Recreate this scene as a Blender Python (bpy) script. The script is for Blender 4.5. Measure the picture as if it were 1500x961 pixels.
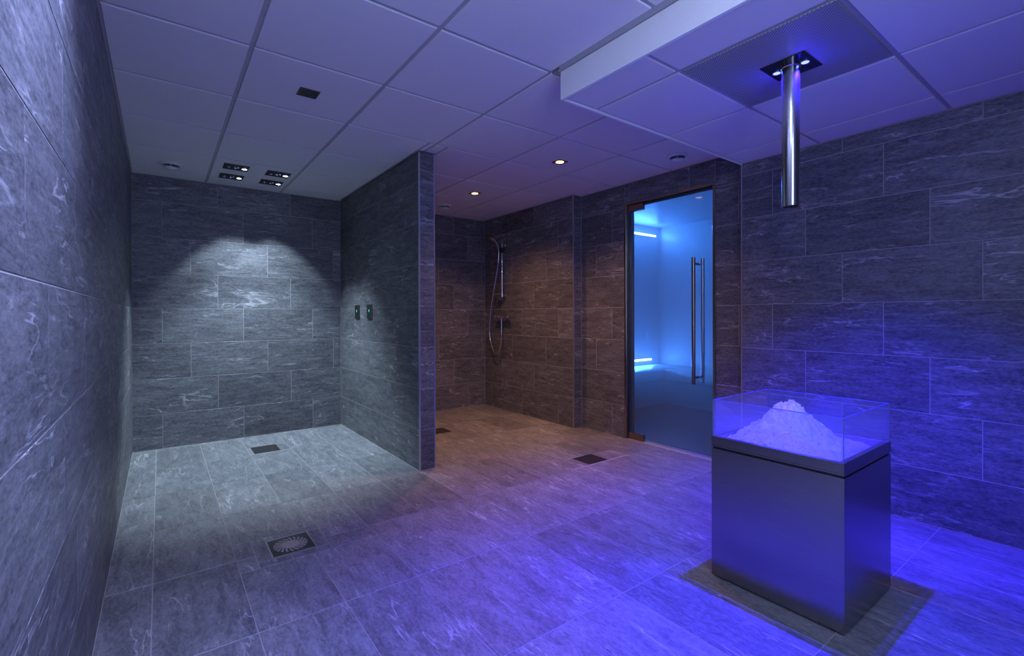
import bpy, bmesh, math, random
from mathutils import Matrix, Vector, noise
random.seed(7)
for o in list(bpy.data.objects): bpy.data.objects.remove(o)
SC = bpy.context.scene
COL = SC.collection

# ------------------------------------------------------------------ camera
CAM = Vector((0.184, 0.0, 1.114))
YAW, PITCH, ROLL, FPX, SHY = 0.6385, -0.0042, -0.003, 694.95, -16.15
fw = Vector((math.sin(YAW)*math.cos(PITCH), math.cos(YAW)*math.cos(PITCH), math.sin(PITCH)))
rt = Vector((math.cos(YAW), -math.sin(YAW), 0)); up = rt.cross(fw)
rt2 = rt*math.cos(ROLL)+up*math.sin(ROLL); up2 = up*math.cos(ROLL)-rt*math.sin(ROLL)
cd = bpy.data.cameras.new('camera'); cam = bpy.data.objects.new('camera', cd); COL.objects.link(cam)
cam.matrix_world = Matrix(((rt2.x, up2.x, -fw.x, CAM.x), (rt2.y, up2.y, -fw.y, CAM.y), (rt2.z, up2.z, -fw.z, CAM.z), (0, 0, 0, 1)))
cd.sensor_width = 36; cd.sensor_fit = 'HORIZONTAL'; cd.lens = FPX/1500*36; cd.shift_y = SHY/1500; cd.clip_start = 0.02
SC.camera = cam

# ------------------------------------------------------------------ world, exposure, light levels
W = bpy.data.worlds.new('world'); SC.world = W; W.use_nodes = True
W.node_tree.nodes['Background'].inputs[0].default_value = (0.55, 0.68, 1.0, 1)
W.node_tree.nodes['Background'].inputs[1].default_value = 0.6
VS = SC.view_settings
VS.view_transform = 'Standard'; VS.look = 'None'; VS.gamma = 1; VS.use_curve_mapping = False; VS.exposure = 0.0
WIN_FILL_POWER, WIN_FILL_COL = 22, (0.46, 0.53, 1.0)           # soft fill through an added, unseen window behind the camera
SPOT_POWER, SPOT_COL = 80, (0.62, 0.80, 1.0)         # cool white shower spots
WASH_FILL_POWER, WASH_FILL_COL = 195, (0.41, 0.48, 1.0)         # unseen downlights added to brighten the near left wall
DOME_FILL_POWER, DOME_FILL_COL = 20, (0.55, 0.66, 1.0)         # unseen dome lamp added as fill for the white fascia
WARM_POWER, WARM_COL = 88, (1.0, 0.47, 0.25)         # warm downlights
BLUE_POWER, BLUE_COL = 480, (0.020, 0.008, 1.0)       # blue lamps around the ice pipe
STEAM_POWER, STEAM_COL = 36, (0.05, 0.25, 1.0)       # strips in the steam room

def area_light(name, parent, loc, rot, sx, sy, power, col, spread=math.pi):
    l = bpy.data.lights.new(name, 'AREA'); l.shape = 'RECTANGLE'; l.size = sx; l.size_y = sy; l.energy = power; l.color = col; l.spread = spread
    o = bpy.data.objects.new(name, l); COL.objects.link(o); o.location = loc; o.rotation_euler = rot; o.parent = parent; return o
def spot_light(name, parent, loc, power, col, full, blend, r=0.015, rot=(0, 0, 0)):
    l = bpy.data.lights.new(name, 'SPOT'); l.energy = power; l.color = col; l.spot_size = math.radians(full); l.spot_blend = blend; l.shadow_soft_size = r
    o = bpy.data.objects.new(name, l); COL.objects.link(o); o.location = loc; o.rotation_euler = rot; o.parent = parent; return o

# ------------------------------------------------------------------ dimensions (metres)
XR, XD, XP0, XP1 = 3.442, 3.552, 1.672, 1.800
YB, YP, YSH, YREC, YF = 4.956, 3.118, 3.378, 1.707, -0.60
C, S, XS = 2.286, 2.160, 1.752
ROWS = [0.0, 0.289] + [0.289+0.2971*k for k in range(1, 7)] + [C]

# ------------------------------------------------------------------ materials
def mat(name):
    m = bpy.data.materials.new(name); m.use_nodes = True
    n = m.node_tree.nodes; return m, n, m.node_tree.links, n['Principled BSDF']
def N(n, t, **k):
    x = n.new(t)
    for a, b in k.items(): setattr(x, a, b)
    return x
def simple(name, col, rough=0.5, metal=0.0, spec=0.5, noise_amt=0.0, noise_scale=30, bump=0.0):
    m, n, l, b = mat(name)
    b.inputs['Roughness'].default_value = rough; b.inputs['Metallic'].default_value = metal; b.inputs['Specular IOR Level'].default_value = spec
    tc = N(n, 'ShaderNodeTexCoord'); nz = N(n, 'ShaderNodeTexNoise'); nz.inputs['Scale'].default_value = noise_scale; nz.inputs['Detail'].default_value = 4
    l.new(tc.outputs['Object'], nz.inputs['Vector'])
    mx = N(n, 'ShaderNodeMixRGB'); mx.blend_type = 'MIX'
    mx.inputs[1].default_value = (*[c*(1-noise_amt) for c in col], 1); mx.inputs[2].default_value = (*[min(1, c*(1+noise_amt)) for c in col], 1)
    l.new(nz.outputs['Fac'], mx.inputs[0]); l.new(mx.outputs[0], b.inputs['Base Color'])
    if bump:
        bp = N(n, 'ShaderNodeBump'); bp.inputs['Strength'].default_value = bump; bp.inputs['Distance'].default_value = 0.002
        l.new(nz.outputs['Fac'], bp.inputs['Height']); l.new(bp.outputs[0], b.inputs['Normal'])
    return m
def emis(name, col, s):
    m = bpy.data.materials.new(name); m.use_nodes = True; n = m.node_tree.nodes; n.remove(n['Principled BSDF'])
    e = N(n, 'ShaderNodeEmission'); e.inputs[0].default_value = (*col, 1); e.inputs[1].default_value = s
    m.node_tree.links.new(e.outputs[0], n['Material Output'].inputs[0]); return m

def slate(name, dark, light, vein, rough, vein_amt, an):
    m, n, l, b = mat(name)
    tc = N(n, 'ShaderNodeTexCoord'); oi = N(n, 'ShaderNodeObjectInfo')
    cmb = N(n, 'ShaderNodeCombineXYZ')
    for i, k in enumerate((91.0, 57.0, 33.0)):
        mu = N(n, 'ShaderNodeMath', operation='MULTIPLY'); mu.inputs[1].default_value = k; l.new(oi.outputs['Random'], mu.inputs[0]); l.new(mu.outputs[0], cmb.inputs[i])
    add = N(n, 'ShaderNodeVectorMath', operation='ADD'); l.new(tc.outputs['Object'], add.inputs[0]); l.new(cmb.outputs[0], add.inputs[1])
    def nz(scale, sx, sy, det, rot=0.0, dist=0.0, rgh=0.6):
        mp = N(n, 'ShaderNodeMapping'); mp.inputs['Scale'].default_value = (sx, sy, 1); mp.inputs['Rotation'].default_value = (0, 0, rot)
        l.new(add.outputs[0], mp.inputs['Vector'])
        t = N(n, 'ShaderNodeTexNoise'); t.inputs['Scale'].default_value = scale; t.inputs['Detail'].default_value = det; t.inputs['Roughness'].default_value = rgh; t.inputs['Distortion'].default_value = dist
        l.new(mp.outputs[0], t.inputs['Vector']); return t.outputs['Fac']
    def ramp(src, a, c, v0=0.0, v1=1.0):
        r = N(n, 'ShaderNodeMapRange'); r.inputs[1].default_value = a; r.inputs[2].default_value = c; r.inputs[3].default_value = v0; r.inputs[4].default_value = v1
        l.new(src, r.inputs[0]); return r.outputs[0]
    def M(op, a, c):
        x = N(n, 'ShaderNodeMath', operation=op)
        for i, v in enumerate((a, c)):
            if isinstance(v, (int, float)): x.inputs[i].default_value = v
            else: l.new(v, x.inputs[i])
        return x.outputs[0]
    streak = nz(5.5, 1.0, an, 8, 0.12, 0.6, 0.74)
    cloud = nz(2.2, 1.0, 1.6, 3, 0.2)
    grain = nz(48, 1, 2.0, 5, 0.1, 0.3, .72)
    fac = M('ADD', ramp(streak, .36, .68, 0, .70), M('ADD', ramp(cloud, .3, .7, 0, .22), ramp(grain, .32, .68, -.30, .46)))
    base = N(n, 'ShaderNodeMixRGB'); base.inputs[1].default_value = (*dark, 1); base.inputs[2].default_value = (*light, 1); base.use_clamp = True; l.new(fac, base.inputs[0])
    # thin pale veins: thin iso-lines of stretched noise, broken up by a coarse mask
    v1 = nz(2.3, 1.0, 5.0, 4, 0.22, 0.5, 0.55)
    band = M('ABSOLUTE', M('SUBTRACT', v1, 0.52), 0)
    line = ramp(band, 0.0, 0.018, .9, 0)
    mask = ramp(nz(3.3, 1.0, 2.2, 4, 0.0), .50, .62, 0, 1)
    fine = ramp(nz(7, 1.0, 6.0, 9, 0.20, 0.6, .74), .565, .70, 0, .9)
    vf = M('MINIMUM', M('ADD', M('MULTIPLY', line, mask), M('MULTIPLY', fine, ramp(nz(1.8, 1, 1.5, 2), .4, .62, .1, 1))), 1.0)
    vf = M('MULTIPLY', vf, vein_amt)
    vm = N(n, 'ShaderNodeMixRGB'); vm.inputs[2].default_value = (*vein, 1); l.new(vf, vm.inputs[0]); l.new(base.outputs[0], vm.inputs[1])
    # every tile its own tone
    hs = N(n, 'ShaderNodeHueSaturation'); l.new(vm.outputs[0], hs.inputs['Color']); l.new(ramp(oi.outputs['Random'], 0, 1, .82, 1.16), hs.inputs['Value'])
    l.new(hs.outputs[0], b.inputs['Base Color'])
    l.new(ramp(streak, .3, .7, rough+.08, rough-.08), b.inputs['Roughness'])
    bp = N(n, 'ShaderNodeBump'); bp.inputs['Strength'].default_value = .35; bp.inputs['Distance'].default_value = .0015
    l.new(M('ADD', M('MULTIPLY', streak, .8), M('MULTIPLY', grain, .35)), bp.inputs['Height']); l.new(bp.outputs[0], b.inputs['Normal'])
    return m

TILE = slate('slate_wall_tile', (.050, .051, .056), (.195, .198, .208), (.52, .53, .55), .46, .75, 5.0)
FLOORT = slate('slate_floor_tile', (.096, .099, .106), (.285, .290, .302), (.62, .63, .65), .42, .70, 3.0)
GROUT = simple('grout', (.38, .37, .36), .85, noise_amt=.12, noise_scale=60)
GROUTF = simple('floor_grout', (.37, .36, .35), .85, noise_amt=.12, noise_scale=60)
PANEL = simple('ceiling_panel_white', (.74, .73, .74), .85, noise_amt=.03, noise_scale=180, bump=.15)
GRID = simple('ceiling_grid_shaded', (.44, .43, .45), .6, noise_amt=.03)  # colour darkened to carry the shade of the recessed grid
FASCIA = simple('white_painted_board', (.84, .85, .86), .55, noise_amt=.02)
STEEL = simple('satin_steel', (.55, .55, .56), .30, 1.0, noise_amt=.06, noise_scale=60)
CHROME = simple('chrome', (.78, .78, .80), .10, 1.0, noise_amt=.03)
PIPEM = simple('brushed_pipe_steel', (.70, .70, .70), .20, 1.0, noise_amt=.05, noise_scale=90)
BRONZE = simple('bronze_steel', (.36, .29, .24), .24, 1.0, noise_amt=.08)
BLACKM = simple('black_metal', (.018, .018, .022), .35, .0, noise_amt=.1)
BLACKG = simple('black_glass', (.010, .012, .012), .12, .0, noise_amt=.1)
DRAINM = simple('dark_drain_steel', (.075, .075, .072), .42, .6, noise_amt=.2)
DRAINL = simple('worn_drain_steel', (.38, .37, .31), .5, .15, noise_amt=.2)
WHITEP = simple('white_plastic', (.66, .66, .68), .4, noise_amt=.03)
TRIMM = simple('edge_trim_steel', (.55, .53, .53), .35, .85, noise_amt=.05)
SEAL = simple('dark_rubber_seal', (.012, .012, .014), .6, noise_amt=.1)
STEAMW = simple('white_mosaic_wall', (.62, .66, .70), .35, noise_amt=.06, noise_scale=8)
STEAMF = simple('grey_mosaic_floor', (.13, .135, .15), .35, noise_amt=.2, noise_scale=14)
WINW = simple('fill_window_white', (.75, .75, .75), .45, noise_amt=.03)
COOLE = emis('cool_lamp_glow', (.86, .95, 1.0), 12)
WARME = emis('warm_lamp_glow', (1.0, .52, .18), 7)
BLUEE = emis('blue_lamp_glow', (.08, .10, 1.0), 8)
GREENE = emis('green_indicator_glow', (.05, .9, .30), 1.3)
STRIPE = emis('steam_strip_glow', (.62, .60, 1.0), 8)

def brushed(name, col, rough):
    m, n, l, b = mat(name); b.inputs['Metallic'].default_value = 1
    tc = N(n, 'ShaderNodeTexCoord'); mp = N(n, 'ShaderNodeMapping'); mp.inputs['Scale'].default_value = (2.5, 2.5, 130)
    nz = N(n, 'ShaderNodeTexNoise'); nz.inputs['Scale'].default_value = 3; nz.inputs['Detail'].default_value = 5
    l.new(tc.outputs['Object'], mp.inputs[0]); l.new(mp.outputs[0], nz.inputs['Vector'])
    cl = N(n, 'ShaderNodeTexNoise'); cl.inputs['Scale'].default_value = 5; l.new(tc.outputs['Object'], cl.inputs['Vector'])
    mx = N(n, 'ShaderNodeMixRGB'); mx.inputs[1].default_value = (*[c*.85 for c in col], 1); mx.inputs[2].default_value = (*[c*1.12 for c in col], 1)
    l.new(nz.outputs['Fac'], mx.inputs[0]); l.new(mx.outputs[0], b.inputs['Base Color'])
    mr = N(n, 'ShaderNodeMapRange'); mr.inputs[3].default_value = rough-.02; mr.inputs[4].default_value = rough+.03; l.new(cl.outputs['Fac'], mr.inputs[0]); l.new(mr.outputs[0], b.inputs['Roughness'])
    bp = N(n, 'ShaderNodeBump'); bp.inputs['Strength'].default_value = .08; bp.inputs['Distance'].default_value = .0006; l.new(nz.outputs['Fac'], bp.inputs['Height']); l.new(bp.outputs[0], b.inputs['Normal'])
    return m
BOXM = brushed('brushed_stainless', (.40, .385, .375), .24)

def glass(name, tint, gloss, ior=1.5, haze=0.0, haze_col=(1, 1, 1)):
    # clear pane: transparent with a Fresnel reflection, optionally a film of condensation
    m = bpy.data.materials.new(name); m.use_nodes = True; n = m.node_tree.nodes; l = m.node_tree.links; n.remove(n['Principled BSDF'])
    tr = N(n, 'ShaderNodeBsdfTransparent'); tr.inputs[0].default_value = (*tint, 1)
    gl = N(n, 'ShaderNodeBsdfGlossy'); gl.inputs['Roughness'].default_value = gloss
    fr = N(n, 'ShaderNodeFresnel'); ge = N(n, 'ShaderNodeNewGeometry')      # same reflection on both faces of the pane
    io = N(n, 'ShaderNodeMapRange'); io.inputs[3].default_value = ior; io.inputs[4].default_value = 1/ior; l.new(ge.outputs['Backfacing'], io.inputs[0]); l.new(io.outputs[0], fr.inputs[0])
    src = tr.outputs[0]
    if haze:
        tl = N(n, 'ShaderNodeBsdfTranslucent'); tl.inputs[0].default_value = (*haze_col, 1)
        df = N(n, 'ShaderNodeBsdfDiffuse'); df.inputs[0].default_value = (*haze_col, 1)
        td = N(n, 'ShaderNodeMixShader'); td.inputs[0].default_value = .25; l.new(tl.outputs[0], td.inputs[1]); l.new(df.outputs[0], td.inputs[2])
        tc = N(n, 'ShaderNodeTexCoord'); nz = N(n, 'ShaderNodeTexNoise'); nz.inputs['Scale'].default_value = 5; nz.inputs['Detail'].default_value = 5
        mp = N(n, 'ShaderNodeMapping'); mp.inputs['Scale'].default_value = (3, 3, .5); l.new(tc.outputs['Object'], mp.inputs[0]); l.new(mp.outputs[0], nz.inputs['Vector'])
        mr = N(n, 'ShaderNodeMapRange'); mr.inputs[3].default_value = haze*.75; mr.inputs[4].default_value = haze*1.25; l.new(nz.outputs['Fac'], mr.inputs[0])
        hm = N(n, 'ShaderNodeMixShader'); l.new(mr.outputs[0], hm.inputs[0]); l.new(src, hm.inputs[1]); l.new(td.outputs[0], hm.inputs[2]); src = hm.outputs[0]
    mx = N(n, 'ShaderNodeMixShader'); l.new(fr.outputs[0], mx.inputs[0]); l.new(src, mx.inputs[1]); l.new(gl.outputs[0], mx.inputs[2])
    l.new(mx.outputs[0], n['Material Output'].inputs[0]); return m
DOORG = glass('steamed_door_glass', (.86, .93, .98), .02, 1.45, haze=.06, haze_col=(.8, .88, .95))
BOWLG = glass('clear_glass', (.90, .92, .97), .01, 1.5, haze=.13, haze_col=(.85, .88, .95))
GEDGE = simple('polished_glass_edge', (.16, .20, .30), .12, noise_amt=.05)
WING = glass('fill_window_glass', (.95, .97, 1), .02)

# ------------------------------------------------------------------ mesh helpers
def box(bm, x0, x1, y0, y1, z0, z1):
    v = [bm.verts.new(p) for p in ((x0, y0, z0), (x1, y0, z0), (x1, y1, z0), (x0, y1, z0), (x0, y0, z1), (x1, y0, z1), (x1, y1, z1), (x0, y1, z1))]
    for f in ((0, 3, 2, 1), (4, 5, 6, 7), (0, 1, 5, 4), (1, 2, 6, 5), (2, 3, 7, 6), (3, 0, 4, 7)): bm.faces.new([v[i] for i in f])
def boxes(*bs):
    bm = bmesh.new()
    for b in bs: box(bm, *b)
    return bm
def bevel(bm, w, seg=2):
    bmesh.ops.bevel(bm, geom=list(bm.edges), offset=w, segments=seg, affect='EDGES', profile=.6); return bm
def lathe(prof, seg=32, axis='Z', at=(0, 0, 0), close=True):
    # revolve (r, h) profile round an axis
    bm = bmesh.new(); rings = []
    for r, h in prof:
        ring = []
        for i in range(seg):
            a = 2*math.pi*i/seg; c, s = r*math.cos(a), r*math.sin(a)
            p = (c, s, h) if axis == 'Z' else ((h, c, s) if axis == 'X' else (c, h, s))
            ring.append(bm.verts.new(Vector(p)+Vector(at)))
        rings.append(ring)
    for a, b in zip(rings, rings[1:]):
        for i in range(seg): bm.faces.new((a[i], a[(i+1) % seg], b[(i+1) % seg], b[i]))
    if close: bm.faces.new(list(reversed(rings[0]))); bm.faces.new(rings[-1])
    bmesh.ops.recalc_face_normals(bm, faces=bm.faces); return bm
def tube(pts, radii, seg=12, sub=6, bm=None):
    # smooth tube through points (Catmull-Rom)
    bm = bm or bmesh.new(); P = [Vector(p) for p in pts]; R = radii if isinstance(radii, (list, tuple)) else [radii]*len(P)
    path, rr = [], []
    for i in range(len(P)-1):
        a, b, c, d = P[max(i-1, 0)], P[i], P[i+1], P[min(i+2, len(P)-1)]
        for k in range(sub):
            t = k/sub
            path.append(.5*((2*b)+(c-a)*t+(2*a-5*b+4*c-d)*t*t+(3*b-a-3*c+d)*t**3)); rr.append(R[i]*(1-t)+R[i+1]*t)
    path.append(P[-1]); rr.append(R[-1])
    prev = None; rings = []
    for i, p in enumerate(path):
        t = (path[min(i+1, len(path)-1)]-path[max(i-1, 0)]).normalized()
        n = (prev - t*prev.dot(t)) if prev else t.orthogonal()
        n.normalize(); prev = n; b = t.cross(n)
        rings.append([bm.verts.new(p+(n*math.cos(2*math.pi*k/seg)+b*math.sin(2*math.pi*k/seg))*rr[i]) for k in range(seg)])
    for a, b in zip(rings, rings[1:]):
        for i in range(seg): bm.faces.new((a[i], a[(i+1) % seg], b[(i+1) % seg], b[i]))
    bm.faces.new(list(reversed(rings[0]))); bm.faces.new(rings[-1])
    bmesh.ops.recalc_face_normals(bm, faces=bm.faces); return bm
def join(*bms):
    out = bms[0]
    for b in bms[1:]:
        me = bpy.data.meshes.new('tmp'); b.to_mesh(me); out.from_mesh(me); bpy.data.meshes.remove(me); b.free()
    return out
def obj(name, bm, m, parent=None, smooth=False):
    me = bpy.data.meshes.new(name); bm.to_mesh(me); bm.free(); me.materials.append(m)
    if smooth:
        for p in me.polygons: p.use_smooth = True
        me.set_sharp_from_angle(angle=math.radians(40))
    o = bpy.data.objects.new(name, me); COL.objects.link(o); o.parent = parent; return o
def tag(o, label, cat, group=None, kind=None):
    o['label'] = label; o['category'] = cat
    if group: o['group'] = group
    if kind: o['kind'] = kind
    return o
def thing(name, label, cat, loc, group=None, kind=None):
    o = bpy.data.objects.new(name, None); COL.objects.link(o); o.location = loc; o.empty_display_size = .05
    return tag(o, label, cat, group, kind)
def copy_thing(src, loc, label=None):
    r = src.copy(); COL.objects.link(r); r.location = loc
    if label: r['label'] = label
    for ch in list(src.children):
        c = ch.copy(); COL.objects.link(c); c.parent = r
        for g in ch.children:
            d = g.copy(); COL.objects.link(d); d.parent = c
    return r
def struct(name, bm, m, label, cat): return tag(obj(name, bm, m), label, cat, kind='structure')

# ------------------------------------------------------------------ tiling
CACHE = {}
GAP, THK, CH = .0034, .007, .0011
def tile_mesh(w, h, m, thk=THK, ch=CH, key=''):
    k = (round(w, 3), round(h, 3), m.name, key)
    if k not in CACHE:
        w, h = k[0], k[1]
        bm = bmesh.new(); a, b = w/2, h/2
        lo = [bm.verts.new(p) for p in ((-a, -b, -thk), (a, -b, -thk), (a, b, -thk), (-a, b, -thk))]
        mi = [bm.verts.new(p) for p in ((-a, -b, -ch), (a, -b, -ch), (a, b, -ch), (-a, b, -ch))]
        c, d = a-ch, b-ch
        hi = [bm.verts.new(p) for p in ((-c, -d, 0), (c, -d, 0), (c, d, 0), (-c, d, 0))]
        for x, y in ((lo, mi), (mi, hi)):
            for i in range(4): bm.faces.new((x[i], x[(i+1) % 4], y[(i+1) % 4], y[i]))
        bm.faces.new(hi); bm.faces.new(lo[::-1])
        me = bpy.data.meshes.new('tile'); bm.to_mesh(me); bm.free(); me.materials.append(m); CACHE[k] = me
    return CACHE[k]
def cut(r, h):
    x0, x1, y0, y1 = r; a0, a1, b0, b1 = h
    if a0 >= x1 or a1 <= x0 or b0 >= y1 or b1 <= y0: return [r]
    out = []
    if a0 > x0: out.append((x0, a0, y0, y1))
    if a1 < x1: out.append((a1, x1, y0, y1))
    m0, m1 = max(x0, a0), min(x1, a1)
    if b0 > y0: out.append((m0, m1, y0, b0))
    if b1 < y1: out.append((m0, m1, b1, y1))
    return out
def lay(parent, rects, holes, frame, m, name='tile', gap=GAP, thk=THK, ch=CH):
    # frame: (origin, u axis, v axis, normal); rects in (u, v)
    O, U, V, Nn = [Vector(k) for k in frame]
    for h in holes: rects = [q for r in rects for q in cut(r, h)]
    for u0, u1, v0, v1 in rects:
        w, h = u1-u0-gap, v1-v0-gap
        if w < .012 or h < .012: continue
        o = bpy.data.objects.new(name, tile_mesh(w, h, m, thk, ch, name)); COL.objects.link(o); o.parent = parent
        p = O+U*((u0+u1)/2)+V*((v0+v1)/2)
        o.matrix_local = Matrix(((U.x, V.x, Nn.x, p.x), (U.y, V.y, Nn.y, p.y), (U.z, V.z, Nn.z, p.z), (0, 0, 0, 1)))
def bond(a0, a1, offs, top=C, L=.6):
    out = []
    for r in range(len(ROWS)-1):
        z0, z1 = ROWS[r], min(ROWS[r+1], top)
        if z1-z0 < .01: continue
        c = offs[r % 3]; k = math.floor((a0-c)/L); e = [a0]
        x = c+(k+1)*L
        while x < a1-.02:
            if x > a0+.02: e.append(x)
            x += L
        e.append(a1)
        out += [(p, q, z0, z1) for p, q in zip(e, e[1:])]
    return out
G = .0012   # grout lies this far behind the tile faces
Z = (0, 0, 1)

# ------------------------------------------------------------------ floor
DRAINS = [(.788, .985, 4.300, 4.520), (.592, .788, 2.393, 2.600), (2.742, 2.946, 2.486, 2.668), (2.235, 2.425, 3.990, 4.175)]
floor = struct('floor', boxes((-.1, XD+.1, YF-.1, YB+.1, -.12, -G)), GROUTF, 'slate tiled floor running through the whole shower room', 'floor')
fx = [0.0]+[.155+.303*k for k in range(11)]+[XD]
fy = [YF]+[1.866+.606*j for j in range(-5, 6)]+[YB]
fy = [y for y in fy if YF <= y <= YB]
# floor tiles run lengthwise away from the camera: u = world Y, v = -world X
rects = [(b0, b1, -a1, -a0) for a0, a1 in zip(fx, fx[1:]) for b0, b1 in zip(fy, fy[1:]) if b1-b0 > .03]
SUR = (.535, .845, 2.340, 2.655)
holes = [(d[2], d[3], -d[1], -d[0]) for d in DRAINS[:1]+DRAINS[2:]] + [(SUR[2], SUR[3], -SUR[1], -SUR[0])]
holes += [(YP, YB, -XP1, -XP0), (YF, YREC, -XD, -XR), (YSH, YB, -XD, -XR)]
FR = ((0, 0, 0), (0, 1, 0), (-1, 0, 0), Z)
lay(floor, rects, holes, FR, FLOORT, gap=.0034)
d = DRAINS[1]
lay(floor, cut((SUR[2], SUR[3], -SUR[1], -SUR[0]), (d[2], d[3], -d[1], -d[0])), [], FR, FLOORT)

# ------------------------------------------------------------------ walls
wl = struct('wall_left', boxes((-.10, -G, YF-.1, YB+.1, -.12, C+.1)), GROUT, 'long left wall of slate tiles', 'wall')
def mirror(rs): return [(-b, -a, c, d_) for a, b, c, d_ in rs]
lay(wl, mirror(bond(YF, YB, (.154, 1.148, .95))), [], ((0, 0, 0), (0, -1, 0), Z, (1, 0, 0)), TILE)
wb = struct('wall_back', boxes((-.1, XD+.1, YB+G, YB+.1, -.12, C+.1)), GROUT, 'slate tiled back wall behind both shower bays', 'wall')
lay(wb, bond(0, XP0, (.2, 0, .4))+bond(XP1, XR, (.2, 0, .4)), [], ((0, YB, 0), (1, 0, 0), Z, (0, -1, 0)), TILE)
# right-hand side in three planes: near wall, recess with the door, shower wall
wr = struct('wall_right', boxes((XR+G, XR+.17, YF-.1, YREC-G, -.12, C+.1)), GROUT, 'slate tiled right wall behind the ice fountain', 'wall')
FRX = lambda x: ((x, 0, 0), (0, -1, 0), Z, (-1, 0, 0))
# seen from the room the u axis of a right-hand wall runs towards the camera
lay(wr, mirror(bond(YF, YREC-.008, (.295, .495, .695), top=S)), [], FRX(XR), TILE)
ws = struct('wall_shower', boxes((XR+G, XR+.17, YSH+G, YB+.1, -.12, C+.1)), GROUT, 'slate tiled wall carrying the hand shower', 'wall')
lay(ws, mirror(bond(YSH+.008, YB, (3.6, 3.99, 3.79))), [], FRX(XR), TILE)
lay(ws, [(XR, XD, z0, z1) for z0, z1 in zip(ROWS, ROWS[1:])], [], ((0, YSH, 0), (1, 0, 0), Z, (0, -1, 0)), TILE)   # return face of the recess
DY0, DY1, DZ = 1.962, 2.828, 2.112      # door opening
wd = struct('wall_door', boxes((XD+G, XD+.12, YREC-.1, DY0, -.12, C+.1), (XD+G, XD+.12, DY1, YSH+.1, -.12, C+.1), (XD+G, XD+.12, DY0, DY1, DZ, C+.1)), GROUT, 'recessed slate tiled wall around the steam room door', 'wall')
lay(wd, mirror(bond(YREC, YSH, (.58, .38, .18))), [(-DY1, -DY0, -1, DZ)], FRX(XD), TILE)
wp = struct('wall_partition', boxes((XP0+G, XP1-G, YP+G, YB, -.12, C-.001)), GROUT, 'free-standing slate tiled partition between the two shower bays', 'wall')
po = (3.33, 3.73, 3.53)
lay(wp, mirror(bond(YP+.008, YB, po)), [], ((XP0, 0, 0), (0, -1, 0), Z, (-1, 0, 0)), TILE)
lay(wp, bond(YP+.008, YB, po), [], ((XP1, 0, 0), (0, 1, 0), Z, (1, 0, 0)), TILE)
lay(wp, [(XP0+.008, XP1-.008, z0, z1) for z0, z1 in zip(ROWS, ROWS[1:])], [], ((0, YP, 0), (1, 0, 0), Z, (0, -1, 0)), TILE)
WX0, WX1, WZ0, WZ1 = .34, 1.34, .45, 2.05
wf = struct('wall_front', boxes((-.1, WX0, YF-.1, YF-G, -.12, C+.1), (WX1, XD+.1, YF-.1, YF-G, -.12, C+.1), (WX0, WX1, YF-.1, YF-G, -.12, WZ0), (WX0, WX1, YF-.1, YF-G, WZ1, C+.1)), GROUT, 'slate tiled wall with an added fill window facing the shower bays', 'wall')
lay(wf, mirror(bond(0, XR, (.2, 0, .4))), [(-WX1, -WX0, WZ0, WZ1)], ((0, YF, 0), (-1, 0, 0), Z, (0, 1, 0)), TILE)
win = thing('fill_window_1', 'added white framed window, out of view, for soft fill light', 'window', (0, 0, 0), kind='structure')  # window added behind the camera as a source of fill light
t = .05
obj('fill_window_frame', boxes((WX0, WX0+t, YF-.08, YF-.02, WZ0, WZ1), (WX1-t, WX1, YF-.08, YF-.02, WZ0, WZ1), (WX0+t, WX1-t, YF-.08, YF-.02, WZ0, WZ0+t), (WX0+t, WX1-t, YF-.08, YF-.02, WZ1-t, WZ1)), WINW, win)
obj('pane', boxes((WX0+t, WX1-t, YF-.053, YF-.047, WZ0+t, WZ1-t)), WING, win)
area_light('window_fill', win, ((WX0+WX1)/2, YF-.10, (WZ0+WZ1)/2), (math.radians(90), 0, 0), WX1-WX0-.1, WZ1-WZ0-.1, WIN_FILL_POWER, WIN_FILL_COL)  # fill light of the added window

# metal edge trims on the outer corners
def trim(n, x, y, sx, sy, z1, label):
    # L-shaped strip hugging the corner; sx, sy point into the wall
    a, b = .010, .0018
    bm = boxes((min(x, x+sx*a), max(x, x+sx*a), min(y-sy*.0006, y+sy*b), max(y-sy*.0006, y+sy*b), .001, z1), (min(x-sx*.0006, x+sx*b), max(x-sx*.0006, x+sx*b), min(y, y+sy*a), max(y, y+sy*a), .001, z1))
    return struct('trim_%d' % n, bm, TRIMM, label, 'trim')
trim(1, XP0, YP, 1, 1, C-.002, 'steel edge strip on the partition corner towards the lit shower bay')
trim(2, XP1, YP, -1, 1, C-.002, 'steel edge strip on the partition corner towards the hand shower bay')
trim(3, XR, YSH, 1, 1, C-.002, 'steel edge strip on the corner of the hand shower wall beside the door recess')
trim(4, XR, YREC, 1, -1, S-.002, 'steel edge strip on the corner between steam room door and right wall')

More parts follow.
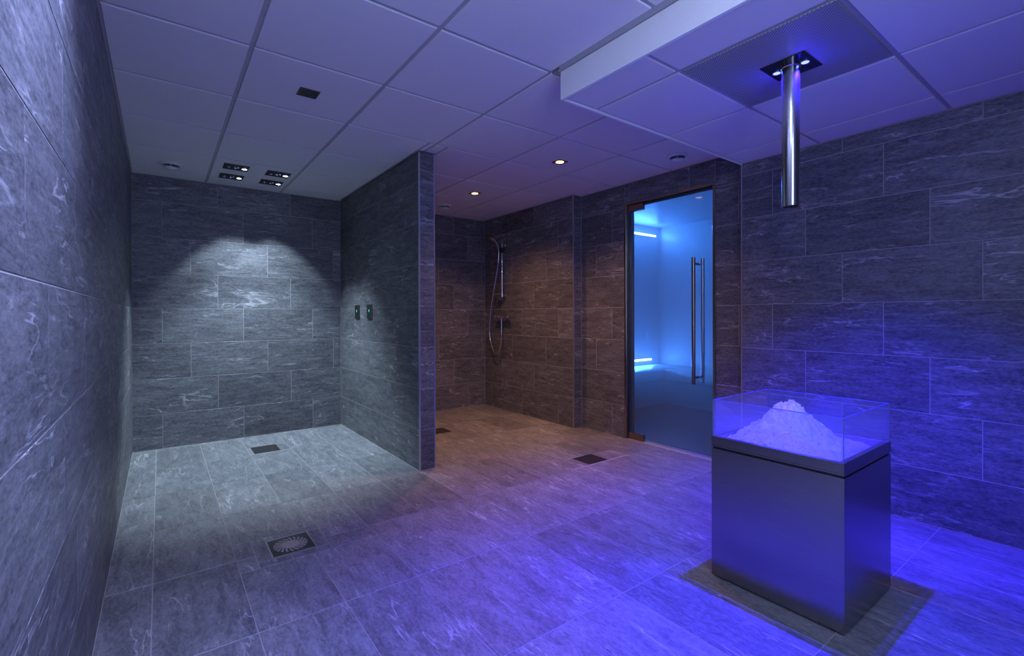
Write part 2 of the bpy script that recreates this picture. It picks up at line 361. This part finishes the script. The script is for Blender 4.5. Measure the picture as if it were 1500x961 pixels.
# ------------------------------------------------------------------ ceilings
REC = .007
ceil = struct('ceiling', boxes((-.1, XD+.1, YF-.1, YB+.1, C+REC, C+.1)), GRID, 'white tile ceiling in a recessed grid', 'ceiling')
gx = [0.0]+[.512+.6*k for k in range(6)]; gx = [x for x in gx if x < XD-.05]+[XD]
gy = [YF]+[1.734+.6*j for j in range(-5, 6)]+[YB]; gy = [y for y in gy if YF <= y <= YB]
CF = ((0, 0, C), (1, 0, 0), (0, -1, 0), (0, 0, -1))
crects = [(a0, a1, -b1, -b0) for a0, a1 in zip(gx, gx[1:]) for b0, b1 in zip(gy, gy[1:]) if b1-b0 > .05]
lay(ceil, crects, [(XS-.012, XD+.1, -YREC-.012, -YF+.1), (XP0-.006, XP1+.006, -YB-.1, -YP+.006), (XR-.006, XD+.1, -YB-.1, -YSH+.006)], CF, PANEL, 'panel', gap=.020, thk=REC, ch=.002)
low = struct('ceiling_lower', boxes((XS+.012, XR+.0, YF, YREC-.012, S+REC, C)), GRID, 'dropped white tile ceiling above the ice fountain', 'ceiling')
lx = [XS+.014, 1.985, 2.585, 3.185, XR]; ly = [YF, .01, .615, 1.215, YREC-.014]
PX0, PX1, PY0, PY1 = 1.985, 2.585, .615, 1.215
lr = [(a0, a1, -b1, -b0) for a0, a1 in zip(lx, lx[1:]) for b0, b1 in zip(ly, ly[1:])]
lay(low, lr, [(PX0, PX1, -PY1, -PY0)], ((0, 0, S), (1, 0, 0), (0, -1, 0), (0, 0, -1)), PANEL, 'panel', gap=.020, thk=REC, ch=.002)
obj('fascia', bevel(boxes((XS-.004, XS+.012, YF+.002, YREC, S-.006, C+.004)), .001, 1), FASCIA, low)
obj('end_board', boxes((XS+.012, XR+.05, YREC-.012, YREC, S-.006, C+.004)), FASCIA, low)
obj('bracket', boxes((XS-.040, XS-.006, YREC+.004, YREC+.009, C-.012, C+.004), (XS-.040, XS-.036, YREC-.030, YREC+.004, C-.006, C+.004)), STEEL, low)

# perforated metal panel that fills one grid field
def perforated():
    m, n, l, b = mat('perforated_metal'); b.inputs['Metallic'].default_value = .25; b.inputs['Roughness'].default_value = .5
    tc = N(n, 'ShaderNodeTexCoord'); sx = N(n, 'ShaderNodeSeparateXYZ'); rm = N(n, 'ShaderNodeMapping'); rm.inputs['Rotation'].default_value = (0, 0, math.radians(45)); l.new(tc.outputs['Object'], rm.inputs[0]); l.new(rm.outputs[0], sx.inputs[0])
    def cell(o, off):
        a = N(n, 'ShaderNodeMath', operation='MULTIPLY_ADD'); a.inputs[1].default_value = 105; a.inputs[2].default_value = off; l.new(o, a.inputs[0])
        f = N(n, 'ShaderNodeMath', operation='FRACT'); l.new(a.outputs[0], f.inputs[0])
        s = N(n, 'ShaderNodeMath', operation='SUBTRACT'); s.inputs[1].default_value = .5; l.new(f.outputs[0], s.inputs[0]); return s.outputs[0]
    cmb = N(n, 'ShaderNodeCombineXYZ'); l.new(cell(sx.outputs[0], 0), cmb.inputs[0]); l.new(cell(sx.outputs[1], 0), cmb.inputs[1])
    ln = N(n, 'ShaderNodeVectorMath', operation='LENGTH'); l.new(cmb.outputs[0], ln.inputs[0])
    mr = N(n, 'ShaderNodeMapRange'); mr.inputs[1].default_value = .30; mr.inputs[2].default_value = .36; l.new(ln.outputs['Value'], mr.inputs[0])
    mx = N(n, 'ShaderNodeMixRGB'); mx.inputs[1].default_value = (.13, .13, .135, 1); mx.inputs[2].default_value = (.46, .46, .47, 1); l.new(mr.outputs[0], mx.inputs[0])
    l.new(mx.outputs[0], b.inputs['Base Color']); return m
pp = obj('perforated_panel', bevel(boxes((PX0+.012, PX1-.012, PY0+.012, PY1-.012, S-.001, S+REC)), .001, 1), perforated(), low)

# ------------------------------------------------------------------ steam room behind the glass door
SX1, SY0, SY1, SZ = 5.80, 1.30, 4.12, 2.32
SX0 = XD+.12
struct('wall_steam_back', boxes((SX1, SX1+.1, SY0-.1, SY1+.1, -.12, SZ+.1)), STEAMW, 'pale far wall of the steam room behind the glass door', 'wall')
struct('wall_steam_side', boxes((SX0, SX1, SY1, SY1+.1, -.12, SZ+.1)), STEAMW, 'pale side wall of the steam room carrying the light strips', 'wall')
struct('wall_steam_near', boxes((SX0, SX1, SY0-.1, SY0, -.12, SZ+.1)), STEAMW, 'pale side wall of the steam room hidden beside the door', 'wall')
struct('floor_steam', boxes((SX0, SX1, SY0, SY1, -.12, -.002)), STEAMF, 'dark floor inside the steam room', 'floor')
struct('ceiling_steam', boxes((SX0-.01, SX1, SY0, SY1, SZ, SZ+.1)), STEAMW, 'pale ceiling of the steam room', 'ceiling')
bench = thing('steam_bench', 'pale L-shaped tiled bench inside the blue steam room', 'bench', (0, 0, 0))
obj('base', boxes((5.27, SX1-.004, SY0+.004, 3.655, -.001, .28), (SX0+.004, SX1-.004, 3.655, SY1-.004, -.001, .28)), STEAMW, bench)
obj('seat', join(bevel(boxes((5.25, SX1-.004, SY0+.004, 3.64, .28, .43)), .03, 3), bevel(boxes((SX0+.004, SX1-.004, 3.635, SY1-.004, .28, .43)), .03, 3)), STEAMW, bench, True)
for zz, x0, x1, lab, tilt in ((2.20, SX0+.15, 5.72, 'blue-white light strip high on the steam room wall', 0), (.50, SX0+.15, 5.62, 'blue-white light strip just above the steam room bench', 180)):
    st = thing('light_strip', lab, 'light', ((x0+x1)/2, SY1, zz), 'light strips in the steam room')
    L = (x1-x0)/2
    obj('channel', boxes((-L, L, -.022, -.001, -.02, .02)), STEEL, st)
    obj('diffuser', boxes((-L+.01, L-.01, -.030, -.0225, -.013, .013)), STRIPE, st)
    area_light('strip_light', st, (0, -.034, 0), (math.radians(-90), 0, 0), 2*L, .03, STEAM_POWER, STEAM_COL)

# glass door
door = thing('door_1', 'frameless glass steam room door glowing blue in a bronze steel frame', 'door', (XD, (DY0+DY1)/2, 0), kind='structure')
hw = (DY1-DY0)/2; fwid = .018
obj('door_frame', bevel(boxes((-.006, .110, -hw-.004, -hw+fwid, .001, DZ+.004), (-.006, .110, hw-fwid, hw+.004, .001, DZ+.004), (-.006, .110, -hw+fwid, hw-fwid, DZ-fwid, DZ+.004)), .0015, 1), BRONZE, door)
gz0, gz1 = .010, DZ-fwid-.004
obj('door_glass', boxes((.030, .038, -hw+fwid+.003, hw-fwid-.003, gz0, gz1)), DOORG, door)
obj('seal', boxes((.040, .052, -hw+fwid, -hw+fwid+.012, .002, DZ-fwid), (.040, .052, -hw+fwid+.012, hw-fwid, DZ-fwid-.020, DZ-fwid), (.040, .052, hw-fwid-.012, hw-fwid, .002, DZ-fwid-.02)), SEAL, door)
for z0, z1 in ((DZ-fwid-.060, DZ-fwid-.002), (.004, .062)):
    h = obj('hinge', bevel(boxes((.016, .052, hw-fwid-.165, hw-fwid-.002, z0, z1)), .003, 2), BRONZE, door)
hy = 2.125-(DY0+DY1)/2
hd = obj('handle', join(tube([(-.03, hy, .57), (-.03, hy, 1.56)], .0145, 16, 2), tube([(-.03, hy, .62), (.031, hy, .62)], .009, 12, 2), tube([(-.03, hy, 1.51), (.031, hy, 1.51)], .009, 12, 2)), BRONZE, door, True)
hd['label'] = 'long bronze pull bar on the room side'
hd2 = obj('handle', join(tube([(.098, hy, .57), (.098, hy, 1.56)], .0145, 16, 2), tube([(.037, hy, .62), (.098, hy, .62)], .009, 12, 2), tube([(.037, hy, 1.51), (.098, hy, 1.51)], .009, 12, 2)), STEEL, door, True)
hd2['label'] = 'long steel pull bar on the steam side'

# steam in the room behind the door
vm = bpy.data.materials.new('steam'); vm.use_nodes = True; vn = vm.node_tree.nodes; vn.remove(vn['Principled BSDF'])
vs = N(vn, 'ShaderNodeVolumeScatter'); vs.inputs['Color'].default_value = (.92, .96, 1, 1); vs.inputs['Density'].default_value = .38; vs.inputs['Anisotropy'].default_value = .2
vm.node_tree.links.new(vs.outputs[0], vn['Material Output'].inputs['Volume'])
steam = tag(obj('steam', boxes((SX0+.002, SX1-.002, SY0+.002, SY1-.002, .001, SZ-.002)), vm), 'haze of steam filling the blue lit room behind the glass door', 'steam', kind='stuff')

# ------------------------------------------------------------------ ice fountain
BX0, BX1, BY0, BY1 = 2.072, 2.562, .629, 1.117
bw = (BX1-BX0)/2; bcx, bcy = (BX0+BX1)/2, (BY0+BY1)/2
ice = thing('ice_fountain', 'square stainless steel ice fountain with glass sides by the right wall', 'ice fountain', (bcx, bcy, 0))
obj('plinth', boxes((-bw+.02, bw-.02, -bw+.02, bw-.02, .001, .02)), BLACKM, ice)
obj('cabinet', bevel(boxes((-bw, bw, -bw, bw, .008, .5465)), .0025, 2), BOXM, ice)
obj('shadow_gap', boxes((-bw+.006, bw-.006, -bw+.006, bw-.006, .5465, .5535)), BLACKM, ice)
r0 = bw-.045
obj('rim', bevel(boxes((-bw, bw, -bw, bw, .5535, .560), (-bw, -bw+.022, -bw, bw, .5605, .597), (bw-.022, bw, -bw, bw, .5605, .597), (-bw+.022, bw-.022, -bw, -bw+.022, .5605, .597), (-bw+.022, bw-.022, bw-.022, bw, .5605, .597)), .001, 1), BOXM, ice)
GT, GZ0, GZ1 = .008, .5975, .750
ga = bw-.004
for p in ((-ga, -ga+GT, -ga, ga), (ga-GT, ga, -ga, ga), (-ga+GT+.001, ga-GT-.001, -ga, -ga+GT), (-ga+GT+.001, ga-GT-.001, ga-GT, ga)):
    pn = obj('glass_side', boxes((*p, GZ0, GZ1)), BOWLG, ice)
    x0, x1, y0, y1 = p
    obj('polished_edge', boxes((x0, x1, y0, y1, GZ1+.0003, GZ1+.0018)), GEDGE, pn)
for sx in (-1, 1):
    for sy in (-1, 1):
        obj('corner_seam', boxes((sx*ga-.0012, sx*ga+.0012, sy*ga-.0012, sy*ga+.0012, GZ0, GZ1)), GEDGE, ice)

# heap of crushed ice: a lumpy height field with loose crumbs joined on top
def snow():
    bm = bmesh.new(); n = 110; half = bw-.026; grid = []
    def hgt(x, y):
        px, py = -.005, .035
        r = math.hypot(x-px, y-py)
        h = .104*math.exp(-(r/.102)**2.2)+.076*math.exp(-(r/.205)**2)+.003
        e = max(0, 1-r/.30)
        v = Vector((x, y, 0))
        h += (.030*noise.noise(v*15+Vector((3, 1, 0)))+.017*noise.noise(v*42)+.009*noise.noise(v*100)+.0035*noise.noise(v*230))*(.35+.9*e)
        return max(h, .002)
    for i in range(n+1):
        row = []
        for j in range(n+1):
            x, y = -half+2*half*i/n, -half+2*half*j/n
            row.append(bm.verts.new((x, y, hgt(x, y))))
        grid.append(row)
    for i in range(n):
        for j in range(n): bm.faces.new((grid[i][j], grid[i+1][j], grid[i+1][j+1], grid[i][j+1]))
    edge = [grid[i][0] for i in range(n+1)]+[grid[n][j] for j in range(1, n+1)]+[grid[i][n] for i in range(n-1, -1, -1)]+[grid[0][j] for j in range(n-1, 0, -1)]
    bot = [bm.verts.new((v.co.x, v.co.y, -.001)) for v in edge]
    for i in range(len(edge)): bm.faces.new((edge[i], bot[i], bot[(i+1) % len(edge)], edge[(i+1) % len(edge)]))
    rnd = random.Random(3)
    for k in range(420):
        a = rnd.random()*6.283; r = .22*rnd.random()**.6; x, y = r*math.cos(a)-.005, r*math.sin(a)+.03
        if abs(x) > half-.01 or abs(y) > half-.01: continue
        s = rnd.uniform(.002, .0045)
        mt = Matrix.Translation((x, y, hgt(x, y)+s*.25)) @ Matrix.Rotation(rnd.random()*3, 4, Vector((rnd.random(), rnd.random(), rnd.random()+.1)).normalized()) @ Matrix.Diagonal((1, rnd.uniform(.6, 1), rnd.uniform(.5, .9), 1))
        bmesh.ops.create_icosphere(bm, subdivisions=1, radius=s, matrix=mt)
    return bm
m, n, l, b = mat('crushed_ice'); b.inputs['Base Color'].default_value = (.66, .68, .72, 1); b.inputs['Roughness'].default_value = .55
b.inputs['Subsurface Weight'].default_value = .35; b.inputs['Subsurface Radius'].default_value = (.03, .035, .04); b.inputs['Subsurface Scale'].default_value = .6
tc = N(n, 'ShaderNodeTexCoord'); nz = N(n, 'ShaderNodeTexNoise'); nz.inputs['Scale'].default_value = 130; nz.inputs['Detail'].default_value = 6; l.new(tc.outputs['Object'], nz.inputs['Vector'])
bp = N(n, 'ShaderNodeBump'); bp.inputs['Strength'].default_value = .7; bp.inputs['Distance'].default_value = .004; l.new(nz.outputs['Fac'], bp.inputs['Height']); l.new(bp.outputs[0], b.inputs['Normal'])
heap = tag(obj('ice_heap', snow(), m, None, True), 'mound of white crushed ice piled inside the glass sided fountain', 'ice'); heap.location = (bcx, bcy, .5612)

# ------------------------------------------------------------------ ice pipe with blue lamps
PXC, PYC = 2.326, .908
pipe = thing('ice_pipe', 'polished steel ice chute pipe hanging from the perforated ceiling panel', 'pipe', (PXC, PYC, S))
pr, pl = .0335, S-1.568
obj('tube', lathe([(pr, -.001-.004), (pr, -pl+.002), (pr-.001, -pl), (pr-.0035, -pl), (pr-.0035, -.02)], 48, close=False), PIPEM, pipe, True)
hp = .088
obj('plate', bevel(boxes((-hp, hp, -hp, hp, -.005, -.0012)), .0012, 1), BLACKG, pipe)
obj('collar', lathe([(pr+.004, -.0052), (pr+.004, -.009), (pr+.0005, -.011)], 48, close=False), PIPEM, pipe, True)
for sy in (-1, 1):
    lm = obj('lamp', lathe([(.019, -.0052), (.019, -.008), (.0145, -.008), (.0145, -.0065)], 28, at=(0, sy*.056, 0), close=False), CHROME, pipe, True)
    obj('lens', lathe([(.0142, -.0056), (.0142, -.0068), (.008, -.0085), (.0008, -.009)], 24, at=(0, sy*.056, 0)), BLUEE, lm, True)
    spot_light('blue_light', pipe, (0, sy*.056, -.012), BLUE_POWER, BLUE_COL, 104, .85, .012)

# ------------------------------------------------------------------ shower spots: black modules with a lit lamp
def spot_module():
    t = thing('shower_light', 'black recessed ceiling module with a lit white lamp above the left shower bay', 'ceiling light', (0, 0, C), 'four lit modules above the left shower bay')
    w, h = .087, .078
    obj('frame', bevel(boxes((-w, -w+.006, -h, h, -.004, .003), (w-.006, w, -h, h, -.004, .003), (-w+.006, w-.006, -h, -h+.006, -.004, .003), (-w+.006, w-.006, h-.006, h, -.004, .003)), .0008, 1), BLACKM, t)
    obj('back_plate', boxes((-w+.006, w-.006, -h+.006, h-.006, -.0025, -.0005)), BLACKM, t)
    for x, r in ((-.050, .012), (-.004, .016), (.012, .010)):
        z = obj('nozzle', lathe([(r, -.0026), (r, -.007), (r*.7, -.009), (r*.65, -.006), (r*.2, -.006)], 20, at=(x, (-.02 if r == .010 else .006), 0)), CHROME if r != .012 else STEEL, t, True)
    lp = obj('lamp', lathe([(.024, -.0026), (.024, -.008), (.019, -.009), (.018, -.005)], 28, at=(.057, .0, 0), close=False), CHROME, t, True)
    obj('lens', lathe([(.0178, -.004), (.0178, -.006), (.010, -.009), (.001, -.010)], 24, at=(.057, .0, 0)), COOLE, lp, True)
    spot_light('cool_light', t, (.057, .0, -.014), SPOT_POWER, SPOT_COL, 78, .35, .018)
    return t
sm = spot_module()
for i, (x, y, lab) in enumerate(((.673, 4.305, 'lit black ceiling module on the left wall side, farther from the back wall'), (.673, 4.615, 'lit black ceiling module on the left wall side, beside the back wall'),
        (.975, 4.312, 'lit black ceiling module on the partition side, farther from the back wall'), (.975, 4.618, 'lit black ceiling module on the partition side, beside the back wall'))):
    o = sm if i == 0 else copy_thing(sm, (0, 0, 0)); o.location = (x, y, C); o['label'] = lab
# ------------------------------------------------------------------ warm square downlights
def downlight():
    t = thing('downlight', 'square recessed downlight glowing warm above the right-hand shower bay', 'ceiling light', (0, 0, C))
    w = .046
    obj('frame', bevel(boxes((-w, -w+.012, -w, w, -.004, .003), (w-.012, w, -w, w, -.004, .003), (-w+.012, w-.012, -w, -w+.012, -.004, .003), (-w+.012, w-.012, w-.012, w, -.004, .003)), .0008, 1), BRONZE, t)
    obj('back_plate', boxes((-w+.012, w-.012, -w+.012, w-.012, -.002, -.0005)), BLACKM, t)
    obj('lens', lathe([(.030, -.0022), (.030, -.004), (.018, -.007), (.001, -.008)], 28), WARME, t, True)
    spot_light('warm_light', t, (0, 0, -.014), WARM_POWER, WARM_COL, 134, 1.0, .03)
    return t
dl = downlight(); dl.location = (2.622, 3.878, C); dl['label'] = 'warm square downlight in the ceiling between hand shower and partition'
copy_thing(dl, (2.649, 2.701, C), 'warm square downlight in the ceiling in front of the steam room door')
# cool square downlights added out of view to wash the left wall
for y_, lab in ((.45, 'added cool square downlight brightening the left wall, closer to the front wall'), (1.15, 'added cool square downlight brightening the left wall, closer to the shower bays')):
    t = copy_thing(dl, (.46, y_, C), lab)
    for ch in t.children:
        if ch.type == 'LIGHT':
            ch.name = 'cool_light'; ch.data = ch.data.copy(); ch.data.energy = WASH_FILL_POWER; ch.data.color = WASH_FILL_COL; ch.data.spot_size = math.radians(116); ch.rotation_euler = (0, math.radians(38), 0)
        elif ch.name.startswith('lens'):
            ch.data = ch.data.copy(); ch.data.materials[0] = COOLE
# opal dome lamp added out of view to lift the fascia and left wall
t = thing('fill_dome', 'added round opal dome lamp on the ceiling, out of view, as fill', 'ceiling light', (.95, .20, C))
obj('base', lathe([(.125, -.0005), (.125, -.016), (.118, -.020), (.02, -.020)], 40), STEEL, t, True)
obj('dome', lathe([(.115, -.0205), (.113, -.040), (.098, -.058), (.065, -.072), (.03, -.079), (.001, -.080)], 40), emis('fill_dome_glow', DOME_FILL_COL, 5), t, True)
pl_ = bpy.data.lights.new('dome_fill_light', 'POINT'); pl_.energy = DOME_FILL_POWER; pl_.color = DOME_FILL_COL; pl_.shadow_soft_size = .10
po_ = bpy.data.objects.new('dome_fill_light', pl_); COL.objects.link(po_); po_.location = (0, 0, -.19); po_.parent = t
# unlit square fitting
t = thing('ceiling_grille', 'small dark square grille in the ceiling in front of the left shower bay', 'grille', (.817, 2.646, C))
obj('frame', bevel(boxes((-.049, -.040, -.049, .049, -.004, .002), (.040, .049, -.049, .049, -.004, .002), (-.040, .040, -.049, -.040, -.004, .002), (-.040, .040, .040, .049, -.004, .002)), .0008, 1), DRAINM, t)
obj('back_plate', boxes((-.040, .040, -.040, .040, -.0015, -.0003)), BLACKM, t)
for k in range(6): obj('slat', boxes((-.036, .036, -.036+k*.0125, -.030+k*.0125, -.003, -.0016)), DRAINM, t)
# round vents
def valve(loc, label):
    t = thing('air_valve', label, 'vent', loc)
    obj('ring', lathe([(.076, -.0005), (.076, -.007), (.068, -.014), (.056, -.016), (.053, -.010), (.053, -.002)], 40, close=False), WHITEP, t, True)
    obj('disc', lathe([(.006, -.002), (.006, -.026), (.044, -.028), (.047, -.033), (.038, -.042), (.012, -.047), (.001, -.047)], 40), WHITEP, t, True)
    obj('throat', lathe([(.053, -.0015), (.053, -.0007)], 32), BLACKM, t, True)
valve((.257, 4.50, C), 'round white air valve in the ceiling of the left shower bay')
valve((3.255, 2.086, C), 'round white air valve in the ceiling above the steam room door')
valve((2.630, 4.501, C), 'round white air valve in the ceiling of the hand shower bay')

# ------------------------------------------------------------------ floor drains
def plain_drain(d, label):
    cx, cy, a, b = (d[0]+d[1])/2, (d[2]+d[3])/2, (d[1]-d[0])/2-.002, (d[3]-d[2])/2-.002
    t = thing('floor_drain', label, 'drain', (cx, cy, .0018))
    obj('frame', boxes((-a, -a+.006, -b, b, -.0028, .0004), (a-.006, a, -b, b, -.0028, .0004), (-a+.006, a-.006, -b, -b+.006, -.0028, .0004), (-a+.006, a-.006, b-.006, b, -.0028, .0004)), DRAINM, t)
    obj('well', boxes((-a+.006, a-.006, -b+.006, b-.006, -.0028, -.0022)), BLACKM, t)
    n = 9; s = (2*b-.016)/n
    for k in range(n): obj('bar', boxes((-a+.007, a-.007, -b+.008+k*s+.002, -b+.008+(k+1)*s-.002, -.0021, -.0004)), DRAINM, t)
plain_drain(DRAINS[0], 'dark square floor drain under the four lit ceiling modules')
plain_drain(DRAINS[2], 'dark square floor drain in front of the steam room door')
plain_drain(DRAINS[3], 'dark square floor drain behind the partition in the hand shower bay')
d = DRAINS[1]; cx, cy, a, b = (d[0]+d[1])/2, (d[2]+d[3])/2, (d[1]-d[0])/2-.002, (d[3]-d[2])/2-.002
t = thing('floor_drain', 'square floor drain with a worn sunburst grate in front of the left shower bay', 'drain', (cx, cy, .0022))
obj('frame', boxes((-a, -a+.005, -b, b, -.0028, .0005), (a-.005, a, -b, b, -.0028, .0005), (-a+.005, a-.005, -b, -b+.005, -.0028, .0005), (-a+.005, a-.005, b-.005, b, -.0028, .0005)), STEEL, t)
obj('plate', boxes((-a+.0055, a-.0055, -b+.0055, b-.0055, -.0028, -.0018)), DRAINM, t)
obj('hub', lathe([(.040, -.0017), (.040, -.0006), (.038, -.0002)], 40), DRAINL, t)
def ray_bm(r0, r1, w0, w1, ang, bend=.25):
    bm = bmesh.new(); lo = []; hi = []
    pts = [(r0, -w0), (r0, w0), ((r0+r1)/2, (w0+w1)/2), (r1, w1), (r1, -w1), ((r0+r1)/2, -(w0+w1)/2)]
    for r, s in pts:
        aa = ang+bend*(r-r0)/(r1-r0); c, sn = math.cos(aa), math.sin(aa)
        lo.append(bm.verts.new((r*c-s*sn, r*sn+s*c, -.0017))); hi.append(bm.verts.new((r*c-s*sn, r*sn+s*c, -.0003)))
    k = len(pts)
    for i in range(k): bm.faces.new((lo[i], lo[(i+1) % k], hi[(i+1) % k], hi[i]))
    bm.faces.new(hi); bm.faces.new(lo[::-1]); bmesh.ops.recalc_face_normals(bm, faces=bm.faces); return bm
for k in range(20):
    obj('ray', ray_bm(.0405, .076, .0032, .0058, 2*math.pi*k/20), DRAINL, t)

# ------------------------------------------------------------------ touch sensors on the partition
for y, lab in ((4.429, 'small black touch button with green light on the partition, closer to the back wall'), (4.105, 'small black touch button with green light on the partition, farther from the back wall')):
    t = thing('touch_button', lab, 'switch', (XP0, y, 1.147), 'touch buttons on the partition')
    obj('plate', bevel(boxes((-.009, -.0005, -.058, .058, -.062, .062)), .002, 2), BLACKG, t)
    obj('ring', lathe([(.018, -.0092), (.018, -.0112), (.0125, -.0112), (.0125, -.0095)], 28, 'X', (0, 0, .008), close=False), BLACKM, t, True)
    obj('indicator', lathe([(.0105, -.0092), (.0105, -.0100), (.006, -.0115), (.001, -.0118)], 24, 'X', (0, 0, .008)), GREENE, t, True)

# ------------------------------------------------------------------ hand shower
sh = thing('hand_shower', 'chrome hand shower on a slim rail with a hanging hose loop', 'shower', (XR, 4.515, 0))
obj('rail', tube([(-.050, 0, 1.33), (-.050, 0, 1.95)], .0095, 16, 2), CHROME, sh, True)
for zz in (1.345, 1.93):
    obj('wall_bracket', join(lathe([(.019, -.0005), (.019, -.010), (.011, -.014), (.011, -.050)], 20, 'X', (0, 0, zz)), lathe([(.014, zz-.020), (.014, zz+.020)], 20, 'Z', (-.050, 0, 0))), CHROME, sh, True)
obj('soap_dish', bevel(boxes((-.120, -.062, -.010, .085, 1.350, 1.360)), .002, 1), CHROME, sh)
obj('slider', join(lathe([(.019, 1.835), (.021, 1.85), (.021, 1.885), (.019, 1.90)], 20, 'Z', (-.050, 0, 0)), tube([(-.050, -.045, 1.868), (-.050, .02, 1.868), (-.085, .02, 1.875)], .012, 12, 3)), BLACKM, sh, True)
hs = obj('handset', tube([(-.085, .015, 1.82), (-.090, .022, 1.90), (-.105, .045, 1.965), (-.150, .085, 2.015)], [.011, .013, .014, .015], 16, 6), CHROME, sh, True)
hbm = lathe([(.012, .016), (.040, .006), (.044, -.004), (.040, -.012), (.004, -.013)], 28)
hbm.transform(Matrix.Translation((-.165, .10, 2.015)) @ Matrix.Rotation(math.radians(-38), 4, 'X') @ Matrix.Rotation(math.radians(28), 4, 'Y'))
obj('spray_head', hbm, DRAINM, hs, True)
obj('hose', tube([(-.085, .015, 1.825), (-.086, .030, 1.70), (-.085, .105, 1.45), (-.080, .195, 1.15), (-.075, .225, .90), (-.070, .190, .74), (-.066, .120, .655), (-.062, .045, .70), (-.060, .005, .82), (-.060, 0, .96), (-.060, 0, 1.065)], .0075, 10, 7), CHROME, sh, True)
mxr = obj('mixer', join(lathe([(.020, -.085), (.022, -.08), (.022, .08), (.020, .085)], 24, 'Y', (-.062, 0, 1.098)), lathe([(.010, 1.060), (.012, 1.08)], 14, 'Z', (-.062, 0, 0)), tube([(-.062, .055, 1.098), (-.0005, .055, 1.098)], .016, 14, 2), tube([(-.062, -.055, 1.098), (-.0005, -.055, 1.098)], .016, 14, 2)), CHROME, sh, True)
for s in (-1, 1):
    obj('knob', lathe([(.019, s*.087), (.023, s*.092), (.023, s*.128), (.019, s*.134), (.004, s*.135)], 20, 'Y', (-.062, 0, 1.098)), CHROME, mxr, True)
